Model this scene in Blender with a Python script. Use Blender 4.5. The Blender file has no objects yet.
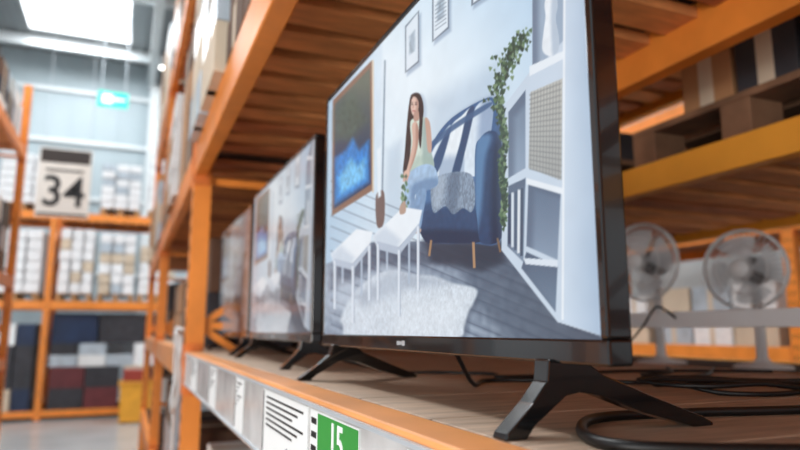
import bpy, bmesh, math, random
import numpy as np
from mathutils import Vector, Matrix
random.seed(7)
C = 1.433   # eye height of the photographer; z values below are relative to it

# ------------------------------------------------------------ materials
def lin(c):
    c = np.asarray(c, dtype=float)/255.0
    return np.where(c <= 0.04045, c/12.92, ((c+0.055)/1.055)**2.4)

def mat(name, rgb, rough=0.5, metal=0.0, var=0.12, scale=8.0, stretch=(1,1,1), bump=0.0, emit=0.0, coat=0.0, alpha=1.0, trans=0.0):
    m = bpy.data.materials.new(name); m.use_nodes = True
    nt = m.node_tree; b = nt.nodes['Principled BSDF']
    l = lin(rgb)
    b.inputs['Roughness'].default_value = rough
    b.inputs['Metallic'].default_value = metal
    b.inputs['Coat Weight'].default_value = coat
    b.inputs['Alpha'].default_value = alpha
    b.inputs['Transmission Weight'].default_value = trans
    tc = nt.nodes.new('ShaderNodeTexCoord'); mp = nt.nodes.new('ShaderNodeMapping')
    mp.inputs['Scale'].default_value = stretch
    nz = nt.nodes.new('ShaderNodeTexNoise'); nz.inputs['Scale'].default_value = scale; nz.inputs['Detail'].default_value = 5
    cr = nt.nodes.new('ShaderNodeValToRGB')
    cr.color_ramp.elements[0].position = 0.3; cr.color_ramp.elements[1].position = 0.7
    cr.color_ramp.elements[0].color = (*(l*(1-var)), 1); cr.color_ramp.elements[1].color = (*np.minimum(l*(1+var), 1), 1)
    nt.links.new(tc.outputs['Object'], mp.inputs['Vector']); nt.links.new(mp.outputs['Vector'], nz.inputs['Vector'])
    nt.links.new(nz.outputs['Fac'], cr.inputs['Fac']); nt.links.new(cr.outputs['Color'], b.inputs['Base Color'])
    if bump:
        bp = nt.nodes.new('ShaderNodeBump'); bp.inputs['Strength'].default_value = bump; bp.inputs['Distance'].default_value = 0.01
        nt.links.new(nz.outputs['Fac'], bp.inputs['Height']); nt.links.new(bp.outputs['Normal'], b.inputs['Normal'])
    if emit:
        nt.links.new(cr.outputs['Color'], b.inputs['Emission Color']); b.inputs['Emission Strength'].default_value = emit
    return m

ORANGE = mat('orange_paint', (240,142,56), 0.42, var=0.14, scale=6)
ORANGE_D = mat('orange_paint_worn', (218,116,46), 0.5, var=0.25, scale=9)
ORANGE_S = mat('orange_paint_scuffed', (236,160,96), 0.36, var=0.16, scale=5)
YELLOW_O = mat('yellow_orange_paint', (248,166,54), 0.45, var=0.12, scale=5)
SLAT = mat('slat_timber', (226,150,90), 0.7, var=0.22, scale=4, stretch=(2,8,4), bump=0.15)
SLAT2 = mat('slat_timber_dark', (190,114,68), 0.7, var=0.25, scale=4, stretch=(2,8,4), bump=0.15)
BOARD = mat('shelf_board', (186,162,140), 0.6, var=0.24, scale=6, stretch=(1.5,12,4), bump=0.2)
GAP = mat('board_gap', (56,40,32), 0.9)
BLACK = mat('gloss_black_plastic', (12,13,15), 0.16, var=0.1, coat=0.4)
MATTE = mat('matte_black_plastic', (20,21,23), 0.45, var=0.2)
CABLE = mat('black_rubber', (14,15,17), 0.4, var=0.1)
CABLEW = mat('pale_rubber', (206,208,208), 0.4, var=0.1)
GREYLOGO = mat('silver_logo', (185,190,195), 0.3, 0.3)
CARD = mat('cardboard', (178,132,92), 0.8, var=0.15, scale=4)
CARD2 = mat('cardboard_pale', (208,192,170), 0.8, var=0.12, scale=4)
CARDD = mat('cardboard_dark', (100,74,58), 0.8, var=0.3, scale=6)
WRAP = mat('stretch_wrap_white', (238,240,242), 0.3, var=0.1, scale=9, stretch=(1,1,4))
WRAPB = mat('stretch_wrap_bluegrey', (180,192,202), 0.3, var=0.2, scale=9)
DARKBOX = mat('dark_blue_box', (30,48,78), 0.5, var=0.4, scale=3)
WINE = mat('wine_red_box', (100,46,50), 0.5, var=0.2)
CHAR = mat('charcoal_box', (52,52,58), 0.6, var=0.3)
PALLETW = mat('pallet_wood', (176,134,92), 0.8, var=0.3, scale=7)
PALLETD = mat('old_pallet_wood', (128,94,70), 0.8, var=0.4, scale=7)
STEEL = mat('grey_galvanised', (190,198,204), 0.4, 0.2, var=0.1)
RAILW = mat('white_enamel', (238,242,245), 0.4, var=0.04)
WHITE = mat('white_paper', (238,240,240), 0.6, var=0.02)
BLACKP = mat('black_print', (20,20,22), 0.6, var=0.05)
GREEN = mat('green_print', (52,150,62), 0.5, var=0.08)
BROWNP = mat('sign_brown', (44,34,30), 0.6, var=0.08)
FANW = mat('fan_white', (242,244,246), 0.35, var=0.03)
FANBL = mat('fan_blade_clear', (226,232,238), 0.15, var=0.04, alpha=0.7)
FANM = mat('fan_dark', (48,50,56), 0.4, var=0.1)
CONC = mat('concrete_floor', (168,170,170), 0.25, var=0.1, scale=1.5)
WALL = mat('wall_panel', (168,182,188), 0.6, var=0.04, scale=1)
WALLR = mat('wall_panel_grey', (176,178,178), 0.6, var=0.1, scale=1)  # neutral grey of the right wall
CEIL = mat('ceiling_sheet', (138,144,146), 0.6, var=0.06, scale=1)
TRUSS = mat('white_steel', (216,222,224), 0.5, var=0.04)
SKY = mat('skylight_glass', (250,252,255), 0.5, var=0.0, emit=2.6)
TUBEL = mat('tube_light', (255,255,250), 0.5, var=0.0, emit=6.0)
EXITG = mat('exit_green', (50,200,176), 0.4, var=0.0, emit=0.9)
EXITW = mat('exit_white', (235,255,250), 0.4, var=0.0, emit=1.3)
YEL = mat('yellow_plastic', (226,160,50), 0.4, var=0.1)
REDP = mat('red_plastic', (150,60,50), 0.4, var=0.1)
CLEAR = mat('clear_label_holder', (206,206,206), 0.15, var=0.25, scale=12)
SIGNP = mat('sign_paper', (216,210,202), .6, var=.03)

# ------------------------------------------------------------ mesh builder
class MB:
    def __init__(s): s.v=[]; s.f=[]; s.m=[]
    def add(s, vs, fs, mi=0, M=None):
        o=len(s.v)
        for p in vs:
            p=Vector(p)
            if M is not None: p=M@p
            s.v.append(p)
        for f in fs: s.f.append([i+o for i in f]); s.m.append(mi)
    def box(s,x0,x1,y0,y1,z0,z1,mi=0,M=None):
        vs=[(x0,y0,z0),(x1,y0,z0),(x1,y1,z0),(x0,y1,z0),(x0,y0,z1),(x1,y0,z1),(x1,y1,z1),(x0,y1,z1)]
        s.add(vs,[(0,3,2,1),(4,5,6,7),(0,1,5,4),(1,2,6,5),(2,3,7,6),(3,0,4,7)],mi,M)
    def bar(s,p0,p1,w,h,mi=0,M=None):
        p0=Vector(p0);p1=Vector(p1);d=(p1-p0);d.normalize()
        up=Vector((0,0,1)) if abs(d.z)<0.95 else Vector((1,0,0))
        a=d.cross(up).normalized();b=a.cross(d).normalized()
        vs=[]
        for q in (p0,p1):
            for sa,sb in ((-1,-1),(1,-1),(1,1),(-1,1)): vs.append(q+a*sa*w/2+b*sb*h/2)
        s.add(vs,[(3,2,1,0),(4,5,6,7),(0,1,5,4),(1,2,6,5),(2,3,7,6),(3,0,4,7)],mi,M)
    def tube(s,pts,r,mi=0,seg=8,closed=False,M=None):
        P=[Vector(p) for p in pts];n=len(P)
        vs=[];prev=None
        for i in range(n):
            if closed: t=P[(i+1)%n]-P[i-1]
            else: t=P[min(i+1,n-1)]-P[max(i-1,0)]
            t.normalize()
            if prev is None:
                u=Vector((0,0,1)) if abs(t.z)<0.9 else Vector((1,0,0))
                a=t.cross(u).normalized()
            else:
                a=(prev-t*prev.dot(t)).normalized()
            prev=a;b=t.cross(a)
            for k in range(seg):
                th=2*math.pi*k/seg; vs.append(P[i]+(a*math.cos(th)+b*math.sin(th))*r)
        fs=[]
        for i in range(n if closed else n-1):
            j=(i+1)%n
            for k in range(seg):
                k2=(k+1)%seg; fs.append((i*seg+k,i*seg+k2,j*seg+k2,j*seg+k))
        if not closed:
            fs.append(tuple(range(seg))[::-1]); fs.append(tuple((n-1)*seg+k for k in range(seg)))
        s.add(vs,fs,mi,M)
    def lathe(s,prof,seg=32,mi=0,M=None):
        vs=[];n=len(prof)
        for r,z in prof:
            for k in range(seg):
                th=2*math.pi*k/seg; vs.append((r*math.cos(th),r*math.sin(th),z))
        fs=[]
        for i in range(n-1):
            for k in range(seg):
                k2=(k+1)%seg; fs.append((i*seg+k,i*seg+k2,(i+1)*seg+k2,(i+1)*seg+k))
        fs.append(tuple(range(seg))[::-1]); fs.append(tuple((n-1)*seg+k for k in range(seg)))
        s.add(vs,fs,mi,M)
    def prismY(s,poly,y0,y1,mi=0,M=None):
        n=len(poly)
        vs=[(x,y0,z) for x,z in poly]+[(x,y1,z) for x,z in poly]
        fs=[tuple(range(n)),tuple(range(n,2*n))[::-1]]
        for i in range(n):
            j=(i+1)%n; fs.append((i,i+n,j+n,j))
        s.add(vs,fs,mi,M)
    def obj(s,name,mats,parent=None,smooth=False,bevel=0.0,zoff=C):
        me=bpy.data.meshes.new(name)
        me.from_pydata([tuple(p) for p in s.v],[],s.f)
        for m in mats: me.materials.append(m)
        me.polygons.foreach_set('material_index',s.m)
        if smooth: me.polygons.foreach_set('use_smooth',[True]*len(s.f))
        me.update()
        bm=bmesh.new();bm.from_mesh(me);bmesh.ops.recalc_face_normals(bm,faces=bm.faces);bm.to_mesh(me);bm.free()
        o=bpy.data.objects.new(name,me);bpy.context.collection.objects.link(o)
        if parent: o.parent=parent; o.location=Vector((0,0,zoff))-parent.location
        else: o.location=(0,0,zoff)
        if bevel:
            bv=o.modifiers.new('bevel','BEVEL');bv.width=bevel;bv.segments=2;bv.limit_method='ANGLE'
        return o

def empty(name,loc):
    e=bpy.data.objects.new(name,None);bpy.context.collection.objects.link(e);e.location=loc;e.empty_display_size=0.1;return e

def text(name,body,size,R,loc,m,parent=None,ext=0.0005,sx=1.0):
    cu=bpy.data.curves.new(name,'FONT');cu.body=body;cu.size=size;cu.align_x='CENTER';cu.align_y='CENTER';cu.extrude=ext;cu.offset=size*0.012
    cu.materials.append(m)
    o=bpy.data.objects.new(name,cu);bpy.context.collection.objects.link(o)
    M=R.to_4x4() @ Matrix.Diagonal((sx,1,1,1))
    o.parent=parent
    o.matrix_local=Matrix.Translation(Vector(loc)-(parent.location if parent else Vector()))@M
    return o
R_AISLE=Matrix(((0,0,-1),(-1,0,0),(0,1,0)))   # reads from the aisle, faces -X
R_FRONT=Matrix(((1,0,0),(0,0,-1),(0,1,0)))    # faces -Y

# ------------------------------------------------------------ the picture on the televisions
W_,H_=0.728,0.446
SY0,SY1,SZ0,SZ1=0.009,0.719,0.019,0.437
def picture(nu=700,nv=410):
    ys=np.linspace(SY1,SY0,nu); zs=np.linspace(SZ0,SZ1,nv)
    Yg,Zg=np.meshgrid(ys,zs)
    # artwork was traced from an oblique view: rectifying homography (screen metres -> tracing sheet)
    a=0.314; Yt=(Yg+0.366)/a; Zt=(Zg-0.026)/a
    D=.3834+.9094*Yt+.1616*Zt
    X=400+641*(.9215-.3885*Yt)/D; Y=225-641*(-.0628-.1489*Yt+.9869*Zt)/D
    rng=np.random.default_rng(3)
    img=np.zeros((nv,nu,3))
    def smooth_noise(s):
        gx=rng.random((int(nv/s)+3,int(nu/s)+3))
        yi=np.arange(nv)/s; xi=np.arange(nu)/s
        y0=yi.astype(int);x0=xi.astype(int);fy=(yi-y0)[:,None];fx=(xi-x0)[None,:]
        fy=fy*fy*(3-2*fy);fx=fx*fx*(3-2*fx)
        return (gx[y0][:,x0]*(1-fy)*(1-fx)+gx[y0+1][:,x0]*fy*(1-fx)+gx[y0][:,x0+1]*(1-fy)*fx+gx[y0+1][:,x0+1]*fy*fx)
    n2=smooth_noise(2.4);n5=smooth_noise(5);n8=smooth_noise(8);n12=smooth_noise(14);n40=smooth_noise(50)
    def cat(pts,k=6):
        P=np.array(pts,float);n=len(P);out=[]
        for i in range(n):
            p0,p1,p2,p3=P[i-1],P[i],P[(i+1)%n],P[(i+2)%n]
            for t in np.arange(k)/k:
                out.append(.5*((2*p1)+(-p0+p2)*t+(2*p0-5*p1+4*p2-p3)*t*t+(-p0+3*p1-3*p2+p3)*t**3))
        return np.array(out)
    def mask(pts,soft=1.1):
        P=np.array(pts,float)
        m=np.zeros(X.shape)
        g=3+soft
        bx=(X>P[:,0].min()-g)&(X<P[:,0].max()+g)&(Y>P[:,1].min()-g)&(Y<P[:,1].max()+g)
        x=X[bx];y=Y[bx]
        if x.size==0: return m
        ins=np.zeros(x.shape,bool);d=np.full(x.shape,1e9)
        n=len(P)
        for i in range(n):
            x1,y1=P[i];x2,y2=P[(i+1)%n]
            if y1!=y2:
                c=((y1>y)!=(y2>y))&(x<(x2-x1)*(y-y1)/(y2-y1)+x1); ins^=c
            dx,dy=x2-x1,y2-y1;L=dx*dx+dy*dy+1e-9
            t=np.clip(((x-x1)*dx+(y-y1)*dy)/L,0,1)
            d=np.minimum(d,np.hypot(x-x1-t*dx,y-y1-t*dy))
        sd=np.where(ins,d,-d)
        q=np.clip(.5+sd/soft,0,1)
        m[bx]=q*q*(3-2*q)
        return m
    def put(m,col,op=1.0):
        nonlocal img
        col=np.asarray(col,float)
        mm=(m*op)[...,None]
        img=img*(1-mm)+col*mm
    def poly(pts,col,sm=False,soft=1.1,op=1.0,var=0.0,noise=None):
        P=cat(pts) if sm else pts
        c=np.broadcast_to(np.asarray(col,float),img.shape)
        if var: c=c*(1+var*((n5 if noise is None else noise)-.5)[...,None])
        put(mask(P,soft),c,op)
    def shade(clip,pts,col,soft,op=1.0,sm=True):
        m=mask(cat(clip) if sm else clip)*mask(cat(pts) if sm else pts,soft)
        put(m,col,op)
    def line(x1,y1,x2,y2,w,col,op=1.0,soft=1.1):
        d=np.hypot(x2-x1,y2-y1);nx,ny=-(y2-y1)/d*w/2,(x2-x1)/d*w/2
        poly([(x1+nx,y1+ny),(x2+nx,y2+ny),(x2-nx,y2-ny),(x1-nx,y1-ny)],col,op=op,soft=soft)
    def grad(c1,c2,t):
        t=np.clip(t,0,1)[...,None];return np.array(c1)*(1-t)+np.array(c2)*t
    # wall: window light from the left, soft falloff
    img=grad((222,236,246),(166,200,230),(X-430)/170*.55+(-Y+110)/230*.6)
    glow=np.exp(-(((X-445)/70)**2+((Y-60)/90)**2))
    img=img+glow[...,None]*np.array((14,10,6))
    img=img*(1+.03*(n40-.5)[...,None])
    put(mask([(300,-300),(384,-300),(380,232),(300,290)],4),grad((166,194,218),(212,228,241),(X-330)/50),.8)
    poly([(386,150),(400,140),(404,236),(382,236)],(150,172,196),soft=12,op=.35)
    poly([(426,100),(500,60),(506,230),(430,240)],(140,164,192),soft=30,op=.35)
    # floor
    fl=mask([(300,276),(372,242),(500,240),(620,250),(640,400),(300,400)])
    s=(Y-330)-(X-450)*0.42
    plank=.5+.5*np.sin(s*0.55+2*n12)
    fc=grad((100,114,134),(150,164,182),plank*.4+n8*.6)
    fc=fc*(1-.36*np.clip((X-470)/120,0,1)[...,None])
    sheen=np.exp(-(((X-350)/60)**2+((Y-290)/40)**2))[...,None]
    fc=fc*(1-sheen*.5)+np.array((200,212,226))*sheen*.5
    put(fl,fc)
    for k in range(-6,10):
        y0=300+k*12+3*rng.random()
        line(330,y0-50,640,y0+80,1.2,(48,58,76),.42,1.8)
        line(330,y0-46,640,y0+84,2.5,(178,190,206),.15,3)
    poly([(455,246),(505,248),(560,322),(600,330),(606,350),(520,350),(470,300)],(56,68,88),op=.55,soft=16)
    poly([(330,270),(372,243),(500,242),(498,262),(380,266),(330,290)],(54,64,82),op=.6,soft=10)
    poly([(422,240),(500,242),(505,262),(480,272),(430,262)],(32,40,54),op=.7,soft=9)
    # rug
    RUG=[(352,294),(372,276),(392,270),(412,274),(432,276),(452,283),(475,289),(472,303),(467,312),(463,326),(459,337),(430,342),(400,341),(370,343),(345,341),(342,326),(340,318)]
    poly([(x+2,y+5) for x,y in RUG],(66,76,94),sm=True,soft=8,op=.6)
    poly(RUG,(208,217,227),sm=True,soft=4,var=.2,noise=n5*.5+n2*.5)
    poly([(352,296),(392,270),(430,277),(450,283),(400,290),(362,306)],(138,150,168),soft=14,op=.5)
    poly([(400,300),(465,296),(455,335),(390,338)],(236,241,246),soft=24,op=.35)
    # wall-mounted television inside the picture
    poly([(332,100),(371,60),(372,190),(331,216)],(132,96,76))
    put(mask([(334,104),(369,68),(370,184),(333,209)]),grad((88,98,84),(26,50,84),(Y-84)/80))
    poly([(334,112),(352,92),(360,110),(366,120),(350,140),(334,140)],(72,90,74),soft=12,op=.7,var=.4)
    poly([(334,158),(345,150),(352,138),(358,150),(368,140),(368,182),(334,204)],(40,124,200),soft=6,var=.3)
    poly([(338,178),(350,158),(357,166),(364,158),(364,178),(340,194)],(130,204,240),soft=7,op=.75,var=.3)
    line(372,60,372,192,1.6,(214,196,170))
    line(384,60,381,205,1.6,(128,146,164))
    poly([(375,196),(383,192),(383,222),(376,226)],(112,90,84),sm=True)
    poly([(376,150),(380,146),(380,196),(377,198)],(230,240,248),soft=2)
    # wall frames
    for q in ([(404,26),(418,10),(418,62),(404,73)],[(431,-8),(448,-28),(448,28),(431,42)],[(470,-60),(494,-90),(494,-10),(470,6)]):
        poly([(x+2,y+3) for x,y in q],(130,150,176),soft=4,op=.6)
        poly(q,(112,126,142))
        cx=sum(p[0] for p in q)/4;cy=sum(p[1] for p in q)/4
        poly([(cx+(x-cx)*.84,cy+(y-cy)*.93) for x,y in q],(226,236,245))
        poly([(cx+(x-cx)*.4,cy+(y-cy)*.4) for x,y in q],(170,186,200),soft=3,var=.3)
    for k in range(7): line(434,6+k*4,445,-2+k*4,.9,(116,130,146),.8)
    # sofa / armchair
    CH=[(426,158),(434,138),(446,122),(460,111),(480,100),(492,98),(498,116),(500,180),(498,240),(470,243),(424,240),(420,210),(423,184)]
    poly([(x+4,y-2) for x,y in CH],(112,134,164),sm=True,soft=9,op=.5)
    poly(CH,(58,92,136),sm=True,var=.12)
    poly([(427,160),(444,130),(450,130),(440,180),(426,184)],(220,231,241),sm=True,soft=2,var=.06)
    P1=[(447,132),(460,116),(471,112),(462,176),(438,180)]
    poly(P1,(234,241,247),sm=True,soft=1.8,var=.05)
    shade(P1,[(436,160),(464,158),(462,184),(434,186)],(154,174,200),12,.8)
    P2=[(472,112),(490,101),(490,128),(480,176),(463,178)]
    poly(P2,(216,228,240),sm=True,soft=1.8,var=.06)
    shade(P2,[(480,100),(494,100),(492,170),(476,180)],(134,156,188),9,.8)
    poly([(466,112),(473,109),(464,150),(457,176),(450,176),(459,142)],(46,70,106),sm=True,soft=2)
    poly([(444,134),(450,128),(440,164),(432,176),(432,160)],(52,78,116),sm=True,soft=2)
    poly([(430,142),(452,124),(486,103),(488,107),(454,129),(430,148)],(60,90,130),sm=True,soft=2,op=.9)
    S1=[(420,190),(440,180),(480,178),(486,206),(484,216),(424,218)]
    poly(S1,(72,110,156),sm=True,var=.1)
    shade(S1,[(420,204),(486,200),(486,220),(420,222)],(42,68,104),8,.8)
    B1=[(420,212),(484,212),(484,240),(440,243),(423,240)]
    poly(B1,(42,66,102),sm=True,var=.12)
    shade(B1,[(420,230),(484,232),(484,246),(420,246)],(24,38,62),8,.8)
    BL=[(430,182),(440,175),(452,172),(464,172),(472,178),(474,200),(470,212),(462,208),(452,214),(444,206),(432,212)]
    poly(BL,(126,142,162),sm=True,var=.35,noise=n2)
    shade(BL,[(448,176),(458,176),(454,212),(446,212)],(78,94,116),6,.6)
    shade(BL,[(434,180),(444,176),(440,204),(432,206)],(176,190,206),6,.6)
    AR=[(474,150),(479,138),(487,131),(496,133),(501,150),(501,200),(500,238),(480,243),(476,220),(474,200)]
    poly(AR,(38,62,98),sm=True,var=.12)
    shade(AR,[(474,146),(484,134),(490,138),(484,160),(480,210),(474,230)],(92,134,178),7,.85)
    shade(AR,[(492,150),(504,150),(504,244),(490,244)],(20,34,58),8,.8)
    line(430,240,428,256,2.2,(166,126,92)); line(472,242,473,268,2.6,(176,134,98)); line(496,238,499,252,2,(130,98,72))
    # woman
    HAIR=[(409,98),(411,94),(416,92.5),(420,96),(422.5,108),(421,125),(420,140),(419,150),(412,160),(406,180),(402,172),(403.5,155),(405,135),(407,112)]
    poly([(x+3,y+1) for x,y in HAIR],(130,150,174),sm=True,soft=5,op=.4)
    poly(HAIR,(50,38,36),sm=True,var=.4,noise=n2)
    TOP=[(409,122),(416,117.5),(424,117.5),(428,124),(429,146),(433,166),(428,177),(412,177),(409,160),(410,140)]
    poly(TOP,(212,225,212),sm=True,var=.08)
    shade(TOP,[(422,120),(432,122),(434,178),(424,176),(421,150)],(144,166,162),5,.75)
    shade(TOP,[(410,158),(432,158),(430,180),(410,180)],(156,178,166),6,.5)
    poly([(424,118),(428.5,122),(430.5,140),(430,152),(426.5,150),(425,134)],(200,160,142),sm=True)
    JE=[(410,171),(424,164),(434,168),(436.5,184),(424,191),(414,195),(415,208),(412,227),(405,227),(403.5,200),(404,183)]
    poly(JE,(162,190,220),sm=True,var=.14)
    shade(JE,[(412,184),(436,178),(436,196),(412,200)],(100,130,168),6,.8)
    shade(JE,[(410,196),(416,196),(414,228),(409,228)],(106,136,172),3,.7)
    poly([(415,194),(425,190),(422,214),(419,229),(413,229)],(124,154,190),sm=True,var=.14)
    poly([(404,226),(412,227),(410,231.5),(399,231.5)],(222,196,182),sm=True)
    poly([(413,228),(420,229),(418,233),(409,233)],(190,162,148),sm=True)
    ARM=[(411,125),(415.5,122),(417.5,132),(416.5,146),(413,160),(408,172),(405,172.5),(408.5,158),(411.5,142)]
    poly(ARM,(216,178,160),sm=True)
    shade(ARM,[(415,124),(419,130),(416,156),(410,174),(409,168),(414,148)],(162,118,102),3,.7)
    poly([(403.5,171),(408,170),(408.5,174),(406.5,179),(404.8,180),(403,181),(402,177)],(220,180,160),sm=True)
    for fx in (402.6,403.9,405.2,406.4): line(fx+.6,175,fx-.4,181.5,.8,(198,152,134))
    FACE=[(410,98.5),(413.5,96.5),(417.2,100),(417.2,108),(415,113.5),(412.4,115.3),(410.6,112.5),(409.5,106)]
    poly(FACE,(226,192,176),sm=True)
    shade(FACE,[(415,97),(419,99),(418,114),(414,116),(415,106)],(176,134,118),2.5,.7)
    poly([(413,112.5),(417,110),(418,119),(413,121)],(186,146,130),sm=True)
    line(410.2,104.4,411.9,104.1,1,(56,38,36)); line(413.8,104.1,415.9,104.4,1,(56,38,36))
    line(410,102.6,412,102.2,.6,(80,56,50)); line(413.8,102.2,416.2,102.6,.6,(80,56,50))
    line(412.4,104.6,412,108,.7,(186,136,118)); line(411.2,110.8,414.2,110.7,1,(170,82,82))
    poly([(412.5,94.6),(418,94.8),(422,104),(421,130),(419.5,148),(417.5,138),(418.3,118),(417.8,104),(415.8,98)],(40,30,30),sm=True,var=.3,noise=n2)
    poly([(409.8,97.5),(413,95),(410.4,100),(409.4,108),(409.2,122),(407.6,146),(404.5,170),(403.4,160),(405.4,138),(407.2,112)],(54,40,38),sm=True,var=.4,noise=n2)
    # small sprig on the table
    for k in range(30):
        x=403+rng.normal()*1.8;y=192+rng.normal()*8
        poly([(x-1.3,y),(x,y-2.6),(x+1.4,y),(x,y+2.2)],[(86,116,84),(124,150,112),(64,92,68)][k%3],soft=1.4)
    # white side tables
    for ox,oy,sc in ((0,0,1.0),(-46,16,.86)):
        f=lambda x,y:(398+ox+(x-398)*sc,250+oy+(y-250)*sc)
        for x,y1,y2 in ((386,240,270),(408,240,284)):
            a1=f(x,y1);a2=f(x,y2); line(a1[0],a1[1],a2[0],a2[1],2,(176,190,208))
        poly([f(380,262),f(396,268),f(396,312),f(380,296)],(205,216,228),op=.35,soft=4)
        TT=[f(372,236),f(402,207),f(421,210),f(418,224),f(398,247),f(376,247)]
        poly(TT,(236,242,248),soft=1.4)
        shade(TT,[f(372,236),f(384,226),f(400,240),f(396,250),f(374,250)],(198,210,224),8,.8,False)
        poly([f(376,241),f(398,247),f(418,223),f(418,229),f(398,255),f(376,249)],(182,194,210),soft=1.6)
        for x,y1,y2 in ((377,244,300),(398,250,316),(417,226,290)):
            a1=f(x,y1);a2=f(x,y2); line(a1[0],a1[1],a2[0],a2[1],2.6,(222,230,240)); line(a1[0]+1.2,a1[1],a2[0]+1.2,a2[1],.9,(154,166,184),.8)
    poly([(399,206),(404,201),(404.5,212),(399,214)],(180,150,132),sm=True)
    # bookcase
    poly([(496,120),(508,104),(506,246),(498,240)],(78,96,122),soft=8,op=.5)
    poly([(504,104),(528,72),(560,10),(640,-260),(660,360),(606,338),(556,322),(500,250)],(200,214,229))
    def inset(P,c1,c2):
        ys_=[p[1] for p in P];t=(Y-min(ys_))/(max(ys_)-min(ys_)+1e-6)
        put(mask(P,1.4),grad(c1,c2,t))
        m=mask(P,1.4)*(1-mask([(x+6,y+6) for x,y in P],8)); put(m,(80,94,116),.6)
    inset([(507,112),(524,90),(524,168),(507,178)],(110,128,150),(142,160,182))
    inset([(507,186),(524,178),(522,262),(506,246)],(96,114,136),(130,148,170))
    inset([(531,74),(562,40),(562,-180),(531,-80)],(140,162,186),(158,176,196))
    put(mask([(529,92),(561,78),(560,180),(527,168)]),grad((190,190,184),(168,170,168),(Y-80)/100))
    for k in range(17): line(528,95+k*4.6,560,83+k*5.9,1.1,(112,116,116),.7,1.5)
    for k in range(10): line(530+k*3.1,92-k*1.3,529+k*3.1,168+k*1.3,.9,(124,126,126),.6,1.5)
    inset([(527,184),(559,194),(556,260),(525,246)],(92,110,134),(136,154,176))
    inset([(525,252),(556,266),(554,312),(520,268)],(78,94,116),(108,126,148))
    poly([(525,178),(561,188),(561,194),(525,184)],(234,240,246)); poly([(522,258),(556,260),(556,267),(524,264)],(220,229,239))
    poly([(528,66),(563,50),(563,58),(528,76)],(232,239,246))
    for i,c in enumerate([(50,64,88),(210,220,230),(76,92,114),(222,228,234),(66,80,100)]):
        line(508+i*3.2,194-i*1.5,508+i*3.0,244+i*3,2.6,c)
    CAT=[(541,50),(542,32),(544,16),(543,4),(546,-6),(550,-2),(554,-6),(556,6),(554,18),(557,36),(557,50),(549,56)]
    poly(CAT,(234,240,246),sm=True,var=.05)
    shade(CAT,[(550,0),(558,0),(560,54),(551,56)],(172,188,206),5,.8)
    put(mask([(565,-260),(640,-300),(660,360),(606,338),(563,322)],1.8),grad((206,220,235),(164,186,210),(X-565)/40+n40*.2))
    line(564,-200,561,320,2.2,(236,242,248),soft=1.6)
    for yy in (-40,-110): poly([(528,yy+10),(563,yy-14),(563,yy-4),(528,yy+20)],(226,236,246))
    # trailing ivy between chair and bookcase
    pth=np.array([(524,38),(516,46),(508,58),(500,74),(496,96),(500,118),(504,140),(500,166),(503,196),(502,226)],float)
    for k in range(560):
        t=rng.random()**.85*(len(pth)-1.001);i=int(t);p=pth[i]*(1-t+i)+pth[i+1]*(t-i)
        sp=5.0 if t<4.5 else 2.2
        x=p[0]+rng.normal()*sp*.8;y=p[1]+rng.normal()*sp*1.1
        r=1.3+1.5*rng.random();a_=rng.random()*3.1
        c=[(62,86,64),(84,112,78),(42,60,50),(118,142,106),(50,72,56)][rng.integers(5)]
        poly([(x+r*math.cos(a_+q)*(1 if i2%2 else .6),y+r*1.3*math.sin(a_+q)*(1 if i2%2 else .6)) for i2,q in enumerate(np.arange(6)*1.047)],c,soft=1.3)
    img=img*(1+.02*(n12-.5)[...,None])
    img=img*.94+np.array((188,212,236))*.06
    me=bpy.data.meshes.new('screen_picture')
    co=np.zeros((nv,nu,3));co[...,0]=0.0015;co[...,1]=Yg;co[...,2]=Zg
    idx=np.arange(nu*nv).reshape(nv,nu)
    q=np.stack([idx[:-1,:-1],idx[:-1,1:],idx[1:,1:],idx[1:,:-1]],-1).reshape(-1,4)
    me.vertices.add(nu*nv);me.vertices.foreach_set('co',co.ravel())
    me.loops.add(q.size);me.loops.foreach_set('vertex_index',q.ravel().astype(np.int32))
    me.polygons.add(len(q));me.polygons.foreach_set('loop_start',(np.arange(len(q))*4).astype(np.int32))
    me.polygons.foreach_set('loop_total',np.full(len(q),4,np.int32))
    me.update(calc_edges=True)
    at=me.color_attributes.new('picture','FLOAT_COLOR','POINT')
    c4=np.ones((nv*nu,4),np.float32);c4[:,:3]=lin(np.clip(img,0,255)).reshape(-1,3)
    at.data.foreach_set('color',c4.ravel())
    return me
def screen_mat(name,strength,rough,sat):
    m=bpy.data.materials.new(name);m.use_nodes=True;nt=m.node_tree;b=nt.nodes['Principled BSDF']
    b.inputs['Base Color'].default_value=(.01,.01,.012,1);b.inputs['Roughness'].default_value=rough
    b.inputs['Specular IOR Level'].default_value=.35 if strength>.8 else .6
    an=nt.nodes.new('ShaderNodeAttribute');an.attribute_name='picture'
    hs=nt.nodes.new('ShaderNodeHueSaturation');hs.inputs['Saturation'].default_value=sat
    nt.links.new(an.outputs['Color'],hs.inputs['Color'])
    nt.links.new(hs.outputs['Color'],b.inputs['Emission Color']);b.inputs['Emission Strength'].default_value=strength
    return m
PIC=picture()
SCREEN_ON=screen_mat('lit_lcd_screen',.97,.22,1.0)
SCREEN_DIM=screen_mat('dim_lcd_screen',.62,.14,.8)
SCREEN_OFF=screen_mat('dark_lcd_screen',.2,.12,.6)
PIC.materials.append(SCREEN_ON)

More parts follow.
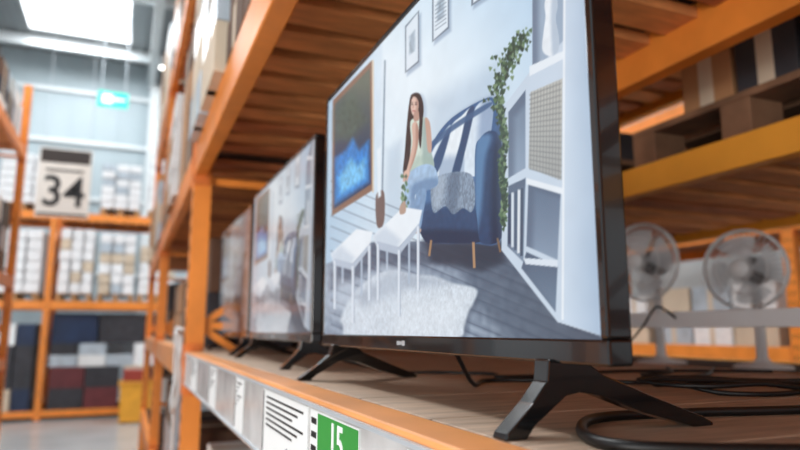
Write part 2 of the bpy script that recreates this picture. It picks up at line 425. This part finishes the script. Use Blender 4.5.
def television(x,y,z,sm=None):
    e=empty('television',(x,y,C+z))
    T=Matrix.Translation((x,y,z))
    b=MB()
    b.box(0,.022,0,W_,H_-.0095,H_,0,T); b.box(0,.022,0,W_,0,.0195,0,T)
    b.box(0,.022,0,.0095,.0195,H_-.0095,0,T); b.box(0,.022,W_-.0095,W_,.0195,H_-.0095,0,T)
    b.obj('bezel',[BLACK],e,bevel=.0022)
    b=MB()
    b.box(.004,.024,.003,W_-.003,.003,H_-.003,0,T)
    b.box(.024,.040,.03,W_-.03,.02,H_-.03,0,T)
    b.box(.040,.074,.11,W_-.11,.02,.27,0,T)
    for k in range(14): b.box(.0738,.0752,.18+k*.026,.192+k*.026,.20,.25,1,T)
    b.obj('back_housing',[MATTE,BLACK],e,bevel=.004)
    s=bpy.data.objects.new('screen',PIC);bpy.context.collection.objects.link(s);s.parent=e
    if sm:
        s.material_slots[0].link='OBJECT';s.material_slots[0].material=sm
    b=MB();q=W_/2+.012
    b.box(-.0006,.0004,q-.012,q-.004,.007,.013,0,T);b.box(-.0006,.0004,q-.003,q+.002,.008,.012,0,T);b.box(-.0006,.0004,q+.003,q+.012,.0075,.0125,0,T)
    b.obj('logo',[GREYLOGO],e)
    foot=[(-.004,.003),(.030,.003),(.050,-.010),(.100,-.029),(.158,-.049),(.168,-.054),(.168,-.057),(.146,-.057),(.092,-.043),(.046,-.027),(.026,-.0235),(.012,-.026),(-.018,-.047),(-.026,-.057),(-.046,-.057),(-.044,-.052),(-.020,-.030),(-.006,-.014)]
    for nm,yy,sp in (('foot_near',.066,-.0),('foot_far',.640,.06)):
        b=MB()
        n=len(foot)
        vs=[(px,yy+abs(pz)/.057*sp,pz) for px,pz in foot]+[(px,yy+.020+abs(pz)/.057*sp,pz) for px,pz in foot]
        fs=[tuple(range(n)),tuple(range(n,2*n))[::-1]]+[(i,i+n,(i+1)%n+n,(i+1)%n) for i in range(n)]
        b.add(vs,fs,0,T)
        b.obj(nm,[BLACK],e,bevel=.003)
    return e
tv1=television(.314,.366,-.026)
tv2=television(.350,1.30,-.026,SCREEN_DIM)
television(.362,2.14,-.026,SCREEN_OFF)

# ------------------------------------------------------------ pallet racking
def rack(name,axis,b0,b1,posts,levels,ztop,zfloor=-C,beam_m=0):
    """run along `axis`; b0 = aisle face, b1 = rear face"""
    mid=(posts[0]+posts[-1])/2
    loc=((b0+b1)/2,mid,0) if axis=='y' else (mid,(b0+b1)/2,0)
    e=empty(name,loc)
    s=1 if b1>b0 else -1
    def bx(B,a0,a1,c0,c1,z0,z1,mi=0):
        c0,c1=min(c0,c1),max(c0,c1)
        if axis=='y': B.box(c0,c1,a0,a1,z0,z1,mi)
        else: B.box(a0,a1,c0,c1,z0,z1,mi)
    def br(B,a,c0,z0,c1,z1,w,mi=0):
        if axis=='y': B.bar((c0,a,z0),(c1,a,z1),w,w,mi)
        else: B.bar((a,c0,z0),(a,c1,z1),w,w,mi)
    U=MB()
    for a in posts:
        for f,dirn in ((b0,s),(b1,-s)):
            bx(U,a-.045,a+.045,f,f+dirn*.005,zfloor,ztop)
            bx(U,a-.045,a-.040,f+dirn*.005,f+dirn*.07,zfloor,ztop)
            bx(U,a+.040,a+.045,f+dirn*.005,f+dirn*.07,zfloor,ztop)
            bx(U,a-.07,a+.07,f-dirn*.01,f+dirn*.09,zfloor,zfloor+.008,1)
            z=zfloor+.1
            while z<ztop-.05:
                for da in (-.022,.014): bx(U,a+da,a+da+.009,f-dirn*.0008,f+dirn*.001,z,z+.028,1)
                z+=.075
        z=zfloor+.25;k=0
        while z+.6<ztop:
            br(U,a,b0+s*.05,z,b1-s*.05,z,.03)
            if k%2==0: br(U,a,b0+s*.05,z,b1-s*.05,z+.6,.028)
            else: br(U,a,b1-s*.05,z,b0+s*.05,z+.6,.028)
            z+=.6;k+=1
    U.obj('uprights',[ORANGE,GAP],e)
    for (z0,z1,dk) in levels:
        Bm=MB()
        for i in range(len(posts)-1):
            p,q=posts[i]+.047,posts[i+1]-.047
            for f,dirn in ((b0,s),(b1,-s)):
                bx(Bm,p,q,f,f+dirn*.05,z0,z1)
                bx(Bm,p-.004,p+.006,f-dirn*.004,f+dirn*.062,z0-.04,z1+.03,1)
                bx(Bm,q-.006,q+.004,f-dirn*.004,f+dirn*.062,z0-.04,z1+.03,1)
        Bm.obj('beams',[YELLOW_O if beam_m else (ORANGE_S if dk=='board' else ORANGE),ORANGE_D],e,bevel=.004)
        D=MB()
        for i in range(len(posts)-1):
            p,q=posts[i]+.05,posts[i+1]-.05
            if dk=='slat':
                a=p
                while a+.1<q:
                    dz=random.uniform(0,.006)
                    bx(D,a,a+.1,b0+s*.05,b1-s*.05,z1-.045-dz,z1-.022,2 if random.random()<.4 else 0); a+=.148
                bx(D,p,q,b0+s*.052,b1-s*.052,z1-.012,z1-.006,1)
            elif dk=='board':
                a=p
                while a<q-.01:
                    w=min(.196,q-a-.003)
                    bx(D,a,a+w,b0+s*.05,b1-s*.02,z1-.024,z1); a+=.2
                bx(D,p,q,b0+s*.06,b1-s*.06,z1-.045,z1-.025,1)
        D.obj('deck',[SLAT if dk=='slat' else BOARD,GAP,SLAT2],e,bevel=.002)
    return e

# main rack (the televisions stand on it)
rack('pallet_rack','y',.22,1.22,[-2.9,-.08,2.75,5.6,8.45],[(-1.05,-.92,'slat'),(-.213,-.083,'board'),(.63,.76,'slat'),(2.0,2.13,'slat')],3.1)
# back-to-back rack behind
rack('pallet_rack','y',1.36,2.36,[-1.1,3.2,7.5],[(-.20,-.12,'slat'),(.394,.476,'slat'),(1.06,1.15,'slat')],3.1,beam_m=1)
# rack across the next aisle
rack('pallet_rack','y',4.3,5.3,[.4,3.1,5.8,8.5],[(-1.2,-1.08,'slat'),(-.25,-.12,'slat'),(.7,.83,'slat'),(1.8,1.93,'slat')],2.9)
# rack across the aisle
rack('pallet_rack','y',-1.10,-2.1,[2.2,4.9,7.65],[(-1.2,-1.08,'slat'),(-.4,-.28,'slat'),(.42,.54,'slat'),(1.78,1.9,'slat')],2.6)
# rack closing the aisle
rack('pallet_rack','x',12.0,13.1,[-3.95,-1.23,1.5,4.2],[(-1.38,-1.28,'slat'),(.34,.47,'slat'),(1.83,1.96,'slat')],2.3)

# white rail in front of the fan display
b=MB();b.box(1.30,1.335,-1.0,3.1,.006,.047,0)
for yy in (-.95,.35,3.0): b.box(1.335,1.36,yy,yy+.03,-.0,.04,0)
b.obj('fan_display_rail',[RAILW],bevel=.003)

# price rail + labels
e=empty('price_label_rail',(.21,1.3,C-.15))
b=MB();b.box(.2150,.2195,.0,2.66,-.205,-.200,0);b.box(.2150,.2195,.0,2.66,-.093,-.089,0);b.box(.2183,.2195,.0,2.66,-.2,-.093,1)
b.obj('holder',[STEEL,CLEAR],e)
b=MB()
lab=[(.815,1.10,1),(1.30,1.40,0),(1.72,1.86,0),(2.2,2.4,0),(.62,.80,2),(.35,.5,0)]
for y0,y1,t in lab:
    b.box(.2170,.2180,y0,y1,-.199,-.096,0)
    if t==2:
        b.box(.2164,.2171,y0+.0,y1-.035,-.196,-.098,1)
        for k in range(5): b.box(.2164,.2171,y1-.028,y1-.006,-.112-.016*k,-.105-.016*k,2)
    else:
        b.box(.2164,.2171,y1-.010,y1-.004,-.196,-.098,2)
        for k in range(6): b.box(.2164,.2171,y0+.02+.03*((k*7)%3),y1-.03,-.1075-.0085*k,-.1045-.0085*k,2)
b.obj('labels',[WHITE,GREEN,BLACKP],e)
text('price_figures','15',.052,R_AISLE,(.2160,.69,C-.122),WHITE,e)
text('price_figures','%',.026,R_AISLE,(.2160,.642,C-.132),WHITE,e)
text('price_figures','149',.040,R_AISLE,(.2160,.90,C-.180),BLACKP,e)

# ------------------------------------------------------------ goods
def carton_stack(name,x0,x1,y0,y1,z0,z1,nx,ny,nz,mats,jit=.01,gap=.006):
    b=MB()
    dx=(x1-x0)/nx;dy=(y1-y0)/ny;dz=(z1-z0)/nz
    for i in range(nx):
        for j in range(ny):
            for k in range(nz):
                if k==nz-1 and nz>1 and random.random()<.15: continue
                j1=random.uniform(0,jit);j2=random.uniform(0,jit)
                m=random.randrange(len(mats))
                X0,X1,Y0,Y1=x0+i*dx+gap+j1,x0+(i+1)*dx-gap-j2,y0+j*dy+gap+j2,y0+(j+1)*dy-gap-j1
                Z0=z0+k*dz;Z1=Z0+dz-.002
                b.box(X0,X1,Y0,Y1,Z0,Z1,m)
                b.box(X0-.0008,X1+.0008,(Y0+Y1)/2-.025,(Y0+Y1)/2+.025,Z0+.0,Z1+.0008,len(mats))
    return b.obj(name,mats+[CARD2],bevel=.003)
def pallet(b,x0,x1,y0,y1,z0,mi):
    n=5;w=(x1-x0)/n
    for i in range(n): b.box(x0+i*w,x0+i*w+w*.72,y0,y1,z0+.115,z0+.135,mi)
    for fy in (0,.45,.88):
        yy=y0+(y1-y0)*fy;ww=(y1-y0)*.12
        for fx in (0,.43,.86):
            xx=x0+(x1-x0)*fx;b.box(xx,xx+(x1-x0)*.14,yy,yy+ww,z0+.02,z0+.115,mi)
        b.box(x0,x1,yy,yy+ww,z0,z0+.02,mi)
def wrapped(name,x0,x1,y0,y1,z0,h,mats,nx=3,nz=6):
    b=MB();pallet(b,x0,x1,y0,y1,z0,len(mats))
    dz=(h-.14)/nz
    for k in range(nz):
        for i in range(nx):
            for j in range(2):
                m=random.randrange(len(mats));jx=random.uniform(0,.02)
                dx=(x1-x0)/nx;dy=(y1-y0)/2
                b.box(x0+i*dx+jx,x0+(i+1)*dx-.012,y0+j*dy+jx,y0+(j+1)*dy-.01,z0+.138+k*dz,z0+.138+(k+1)*dz-.012,m)
    return b.obj(name,mats+[PALLETW],bevel=.012)

k=0
for y0,w,h in ((.1,.55,.42),(.68,.5,.62),(1.22,.6,.5),(1.86,.8,.66),(2.9,.8,.75),(3.75,.7,.6),(4.5,.95,.8),(5.7,.9,.6),(6.7,.8,.8),(7.55,.8,.6)):
    carton_stack('cardboard_carton_stack',.18 if k%2 else .21,1.1,y0,y0+w,.756,.756+h,2,2,4,[[CARD,CARDD],[CARD2,WRAP,CARD],[CARDD,CARD],[WRAPB,CARD2]][k%4]);k+=1
for y0,w,h in ((1.2,1.1,.9),(2.9,1.2,.8),(4.2,1.2,.9),(5.8,1.1,.8),(7.1,1.2,.9)):
    carton_stack('cardboard_carton_stack',.2,1.15,y0,y0+w,2.126,2.126+h,2,3,4,[[CARDD,WRAP,CARD],[WRAPB,CARD2]][k%2]);k+=1
for y0,w,h in ((.1,.8,.5),(1.0,.8,.55),(1.9,.75,.5),(2.9,1.2,.5),(4.2,1.2,.55),(5.75,1.3,.5),(7.1,1.2,.5)):
    carton_stack('cardboard_carton_stack',.3,1.15,y0,y0+w,-.924,-.924+h,2,3,2,[[CHAR,CARDD],[CARDD,WRAPB],[CHAR,WHITE]][k%3]);k+=1
for y0,w,h in ((3.0,.9,.5),(4.1,1.2,.4),(5.8,1.2,.5),(7.2,1.1,.45)):
    carton_stack('cardboard_carton_stack',.32,1.15,y0,y0+w,-.081,-.081+h,2,3,2,[[CHAR,CARDD],[CARD,CARDD]][k%2]);k+=1

# goods on the rear rack: old pallets and dark cartons
for y0,h in ((-.3,.12),(.75,.18),(1.75,.12),(2.4,.16)):
    b=MB();pallet(b,1.42,2.3,y0,y0+.75 if y0!=1.75 else y0+.62,.472,0);b.obj('wooden_pallet',[PALLETD],bevel=.003)
    carton_stack('dark_carton_stack',1.46,2.25,y0+.04,y0+.6,.609,.609+h,3,3,1,[CARDD,CHAR,CARD])
carton_stack('cardboard_carton_stack',1.45,2.2,-.8,.7,-.122,.02,2,5,1,[CHAR,CARDD])
for yy in (3.4,4.6,5.8): carton_stack('cardboard_carton_stack',1.45,2.3,yy,yy+1.05,-.122,.3,2,3,2,[CARD,CHAR,WRAPB])
for yy in (3.4,4.6,5.8): carton_stack('cardboard_carton_stack',1.45,2.3,yy,yy+1.05,.472,.95,2,3,2,[CARD,CARDD,WRAPB])
for z0,h,ms in ((-.123,.5,[WRAPB,CARD2,WRAP]),(.827,.6,[CARD,CARDD,WRAPB]),(-1.083,.6,[CHAR,CARDD])):
    for yy,ww in ((.6,1.1),(1.85,1.1),(3.3,1.2),(4.6,1.0),(6.0,1.2),(7.3,1.0)):
        carton_stack('cardboard_carton_stack',4.4,5.2,yy,yy+ww,z0,z0+h*random.uniform(.7,1.1),2,3,2,ms)

# fans
def fan(x,y,zc,zbase,yaw,R=.14):
    e=empty('desk_fan',(x,y,C+zbase))
    M=Matrix.Translation((x,y,zc))@Matrix.Rotation(yaw,4,'Z')@Matrix.Rotation(math.radians(90),4,'Y')  # local z -> facing
    b=MB()
    for r,z in ((R,0),(R*.985,.012),(R*.985,-.012),(R*.62,.034),(R*.62,-.034),(R*.3,.044)):
        b.tube([(r*math.cos(t),r*math.sin(t),z) for t in np.linspace(0,2*math.pi,49)[:-1]],.0034 if r>R*.9 else .0018,0,6,True,M)
    for i in range(44):
        t=2*math.pi*i/44;c,s=math.cos(t),math.sin(t)
        b.tube([(.03*c,.03*s,.045),(R*.62*c,R*.62*s,.034),(R*.92*c,R*.92*s,.018),(R*c,R*s,0),(R*.92*c,R*.92*s,-.018),(R*.62*c,R*.62*s,-.034),(.04*c,.04*s,-.045)],.0011,0,4,False,M)
    b.lathe([(.001,.052),(.026,.050),(.032,.044),(.032,.040)],24,0,M)
    b.obj('cage',[FANW],e,smooth=True)
    b=MB()
    for q in range(4):
        a0=q*math.pi/2;vs=[];fs=[]
        for i in range(9):
            u=i/8;r=.02+u*(R*.86-.02)
            wd=.35+.85*math.sin(u*math.pi*.62)
            for j in range(6):
                v=j/5-.5
                t=a0+v*wd+.25*u;vs.append((r*math.cos(t),r*math.sin(t),v*.03*(1-.3*u)))
        for i in range(8):
            for j in range(5): fs.append((i*6+j,i*6+j+1,(i+1)*6+j+1,(i+1)*6+j))
        b.add(vs,fs,0,M)
    b.obj('blades',[FANBL],e,smooth=True)
    b=MB()
    b.lathe([(.001,.024),(.022,.022),(.026,.0),(.02,-.03),(.045,-.045),(.050,-.065),(.048,-.11),(.035,-.13),(.001,-.134)],28,0,M)
    b.obj('motor',[FANM],e,smooth=True)
    back=M@Vector((0,0,-.085))
    b=MB()
    T=Matrix.Translation((back.x,back.y,0))
    b.lathe([(.001,zbase),(.095,zbase),(.098,zbase+.012),(.085,zbase+.024),(.03,zbase+.034),(.018,zbase+.05),(.015,zc-.03),(.001,zc-.03)],36,0,T)
    b.obj('stand',[FANW],e,smooth=True)
fan(1.90,1.53,.20,-.142,math.radians(198),.134)
fan(1.84,1.93,.262,-.142,math.radians(192),.15)
fan(2.05,1.08,.20,-.142,math.radians(215),.128)

# cables on the shelf
def spline(pts,k=10):
    P=[Vector(p) for p in pts];P=[P[0]]+P+[P[-1]];out=[]
    for i in range(1,len(P)-2):
        for t in [q/k for q in range(k)]:
            p0,p1,p2,p3=P[i-1],P[i],P[i+1],P[i+2]
            out.append(.5*((2*p1)+(-p0+p2)*t+(2*p0-5*p1+4*p2-p3)*t*t+(-p0+3*p1-3*p2+p3)*t**3))
    out.append(P[-2]);return out
def cable(pts,r,nm='power_cable',parent=None,m=CABLE):
    b=MB();b.tube(spline(pts),r,0,10);return b.obj(nm,[m],parent,smooth=True)
s=-.083
cable([(1.05,.42,s+.0045),(.80,.44,s+.0045),(.626,.455,s+.0045),(.506,.48,s+.0045),(.407,.487,s+.0045),(.345,.44,s+.0045),(.315,.375,s+.0045),(.358,.333,s+.0045),(.48,.28,s+.0045),(.62,.25,s+.0045)],.0045,'power_cable',tv1)
c0=(.80,.665)
coil=[(.385,.80,.02),(.42,.80,-.03),(.47,.84,s+.006),(.54,.92,s+.0035),(.62,.88,s+.0035),(.72,.80,s+.0035)]
for i in range(22):
    t=math.radians(120-i*33);r=1+.12*math.sin(i*1.3)
    coil.append((c0[0]+.125*r*math.cos(t),c0[1]+.085*r*math.sin(t),s+.0035+.0042*(i//9)+(.003 if i%3==0 else 0)))
coil+=[(.98,.64,s+.004),(1.1,.70,s+.0035),(1.17,.8,s+.0035)]
cable(coil,.0033,'power_cable_coil',tv1)
cable([(.40,1.42,.0),(.42,1.36,-.05),(.48,1.2,s+.003),(.56,1.13,s+.003),(.63,1.05,s+.003),(.60,.98,s+.003),(.72,.98,s+.003),(.9,1.02,s+.003),(1.1,.95,s+.003),(1.17,.9,s+.003)],.0032,'power_cable',tv2)
cable([(1.15,1.02,s+.003),(1.0,.90,s+.003),(.92,.86,s+.003),(.86,.88,s+.003),(.88,.94,s+.003),(.98,.97,s+.003),(1.08,1.08,s+.003)],.0032)
cable([(1.29,1.45,.02),(1.285,1.42,-.03),(1.285,1.36,.01),(1.28,1.30,.06),(1.29,1.25,.03)],.003,'fan_cable')
# pale cable looped on the first upright
loop=[(.212,2.74,-.0)]
for i in range(26):
    t=math.radians(90-i*30);loop.append((.195+.012*math.sin(i*.9),2.78+.055*math.cos(t)*(1+.12*math.sin(i)),-.16+.15*math.sin(t)*(1+.1*math.cos(i*1.7))))
loop.append((.20,2.80,-.55))
cable(loop,.006,'looped_cable',None,CABLEW)

# ------------------------------------------------------------ goods at the end of the aisle
wrapped('wrapped_pallet',-.55,.10,12.1,13.0,1.96,.95,[WRAP,WRAPB,WRAP])
wrapped('wrapped_pallet',.22,.95,12.1,13.0,1.96,1.35,[WRAP,WRAP])
wrapped('wrapped_pallet',-2.1,-1.35,12.1,13.0,1.96,1.0,[WRAP,WRAP])
wrapped('wrapped_pallet',-1.12,-.58,12.1,13.0,.47,1.25,[WRAP,WRAP,CARD2])
wrapped('wrapped_pallet',-.50,.08,12.1,13.0,.47,1.2,[WRAP,WRAP,CARD2,WRAPB])
wrapped('wrapped_pallet',.14,.75,12.1,13.0,.47,1.0,[WRAP,CARD2,WRAP])
wrapped('wrapped_pallet',-2.1,-1.36,12.1,13.0,.47,1.2,[WRAP,WRAP])
carton_stack('boxed_television_stack',-1.15,1.0,12.1,12.9,-.22,.28,3,2,1,[DARKBOX,DARKBOX,CHAR])
carton_stack('boxed_television_stack',-1.15,1.0,12.1,12.9,-.60,-.222,5,2,2,[WRAPB,WHITE,CHAR,WRAP])
carton_stack('carton_stack',-1.12,-.05,12.05,12.9,-1.278,-.602,2,2,2,[WINE,CHAR,WRAPB])
carton_stack('carton_stack',.0,1.3,12.05,12.9,-1.278,-.602,3,2,3,[WHITE,CHAR,CARD2])
carton_stack('carton_stack',-2.2,-1.35,12.05,12.9,-1.278,.1,3,2,4,[DARKBOX,WHITE,CARD2,CHAR])
b=MB()
b.prismY([(-.02,-C+.02),(.42,-C+.02),(.46,-.82),(-.06,-.82),(-.06,-.86),(-.03,-.86)],11.1,11.6,0)
b.box(-.05,.45,11.08,11.62,-.84,-.80,0);b.box(.0,.4,11.15,11.55,-.80,-.62,1)
for dx in (.02,.34):
    for dy in (.04,.4): b.box(dx,dx+.05,11.1+dy,11.15+dy,-C,-C+.03,2)
b.obj('plastic_bin',[YEL,REDP,CHAR],bevel=.01)
for z0,h in ((-1.08,.55),(-.28,.5),(.54,.7),(1.9,.5)):
    for y0 in (5.0,6.3): carton_stack('carton_stack',-2.0,-1.15,y0,y0+1.15,z0-.003,z0+h,2,3,3,[CHAR,CARDD,WRAPB,WHITE])
# hanging aisle sign
e=empty('aisle_sign',(-.89,9.5,C+1.95))
b=MB();b.box(-1.21,-.57,9.49,9.51,1.48,2.42,0);b.box(-1.19,-.59,9.486,9.4895,2.22,2.40,1);b.box(-1.19,-.59,9.486,9.4895,1.50,1.53,1)
b.box(-1.12,-.66,9.486,9.4895,2.10,2.13,1)
for xx in (-1.15,-.63): b.tube([(xx,9.5,2.42),(xx,9.5,6.3)],.004,2,6)
b.obj('board',[SIGNP,BROWNP,STEEL],e)
text('number','34',.58,R_FRONT,(-.89,9.485,C+1.81),BLACKP,e,.001,.92)
# exit sign
e=empty('exit_sign',(-.51,13.0,C+4.37))
b=MB();b.box(-.78,-.24,12.97,13.03,4.22,4.52,0)
b.box(-.70,-.52,12.965,12.969,4.28,4.46,1)
b.box(-.46,-.30,12.965,12.969,4.35,4.39,1)
b.add([(-.46,12.966,4.31),(-.46,12.966,4.43),(-.52,12.966,4.37)],[(0,1,2)],1)
for xx in (-.72,-.30): b.tube([(xx,13,4.52),(xx,13,6.3)],.014,2,8)
b.obj('lit_box',[EXITG,EXITW,STEEL],e,bevel=.004)

# ------------------------------------------------------------ building shell
b=MB();b.box(-9,9,-5,16.2,-C-.1,-C,0);b.obj('floor',[CONC])
b=MB();b.box(-9,9,16,16.2,-C,6.5,0)
for k in range(36): b.box(-9+k*.5,-8.97+k*.5,15.985,16,-C,6.4,0)
for zz in (1.2,2.9,4.2,5.4): b.box(-9,9,15.93,15.999,zz,zz+.09,1)
b.obj('wall_back',[WALL,TRUSS])
b=MB();b.box(7,7.2,-5,16,-C,6.5,0);b.obj('wall_right',[WALLR])
b=MB()
def ceil(x0,x1,y0,y1): b.box(x0,x1,y0,y1,6.32,6.42,0)
ceil(-9,-2.3,-5,16);ceil(-.3,3,-5,16);ceil(5,7,-5,16)
ceil(-2.3,-.3,14.9,16);ceil(-2.3,-.3,9.5,11.9);ceil(-2.3,-.3,-5,2)
ceil(3,5,14.9,16);ceil(3,5,-5,2)
for k in range(60):
    x=-9+k*.27
    if not(-2.4<x<-.25) and not (2.9<x<5): b.box(x,x+.05,-5,16,6.27,6.32,0)
for yy in (3.0,6.4,9.8,12.1,15.0):
    b.box(-9,7,yy,yy+.12,6.05,6.27,1)
for xx in (-4.2,.12,4.8):
    b.box(xx,xx+.16,-5,16,5.75,6.05,1)
ce=b.obj('ceiling',[CEIL,TRUSS])
b=MB();b.box(-2.3,-.3,11.9,14.9,6.38,6.42,0);b.box(-2.3,-.3,2,9.5,6.38,6.42,0);b.box(3,5,2,14.9,6.38,6.42,0)
b.obj('skylight',[SKY],ce)
b=MB();b.box(.18,.42,15.6,15.9,-C,5.75,0);b.box(-5.2,-4.96,15.6,15.9,-C,5.75,0);b.obj('column',[TRUSS])
b=MB();b.box(.3,1.2,14.05,14.2,5.62,5.66,1);b.box(.32,1.18,14.08,14.17,5.59,5.62,0)
for xx in (.4,1.1): b.tube([(xx,14.12,5.66),(xx,14.12,6.3)],.006,1,6)
b.obj('tube_lamp',[TUBEL,TRUSS],ce)

# ------------------------------------------------------------ light
def area(name,loc,rot,sx,sy,en,col=(1,1,1)):
    l=bpy.data.lights.new(name,'AREA');l.shape='RECTANGLE';l.size=sx;l.size_y=sy;l.energy=en;l.color=col
    o=bpy.data.objects.new(name,l);bpy.context.collection.objects.link(o);o.location=loc;o.rotation_euler=rot
area('skylight_lamp',(-1.3,5.5,C+6.2),(0,0,0),2,7,430,(.95,.98,1))
area('skylight_lamp',(-1.3,13.4,C+6.2),(0,0,0),2,3,210,(.95,.98,1))
area('skylight_lamp',(3.3,7,C+6.2),(0,0,0),1,10,380,(.95,.98,1))
area('low_fill_light',(-3.6,-2.6,C-.2),(math.radians(100),0,math.radians(-50)),4,2.2,250,(1,.97,.93))  # added fill from low behind left, tilted up to brighten the slat undersides
w=bpy.data.worlds.new('world');bpy.context.scene.world=w;w.use_nodes=True
w.node_tree.nodes['Background'].inputs[0].default_value=(.90,.95,1,1);w.node_tree.nodes['Background'].inputs[1].default_value=.85

# ------------------------------------------------------------ camera
cd=bpy.data.cameras.new('camera');cam=bpy.data.objects.new('camera',cd);bpy.context.collection.objects.link(cam)
cd.sensor_width=36;cd.lens=28.85;cd.clip_start=.02;cd.clip_end=100
cam.location=(0,0,C)
cam.rotation_euler=(math.radians(90+9.3),0,math.radians(-22.86))
cd.dof.use_dof=True;cd.dof.focus_distance=.64;cd.dof.aperture_fstop=4.2
bpy.context.scene.camera=cam
bpy.context.scene.view_settings.view_transform='Standard'
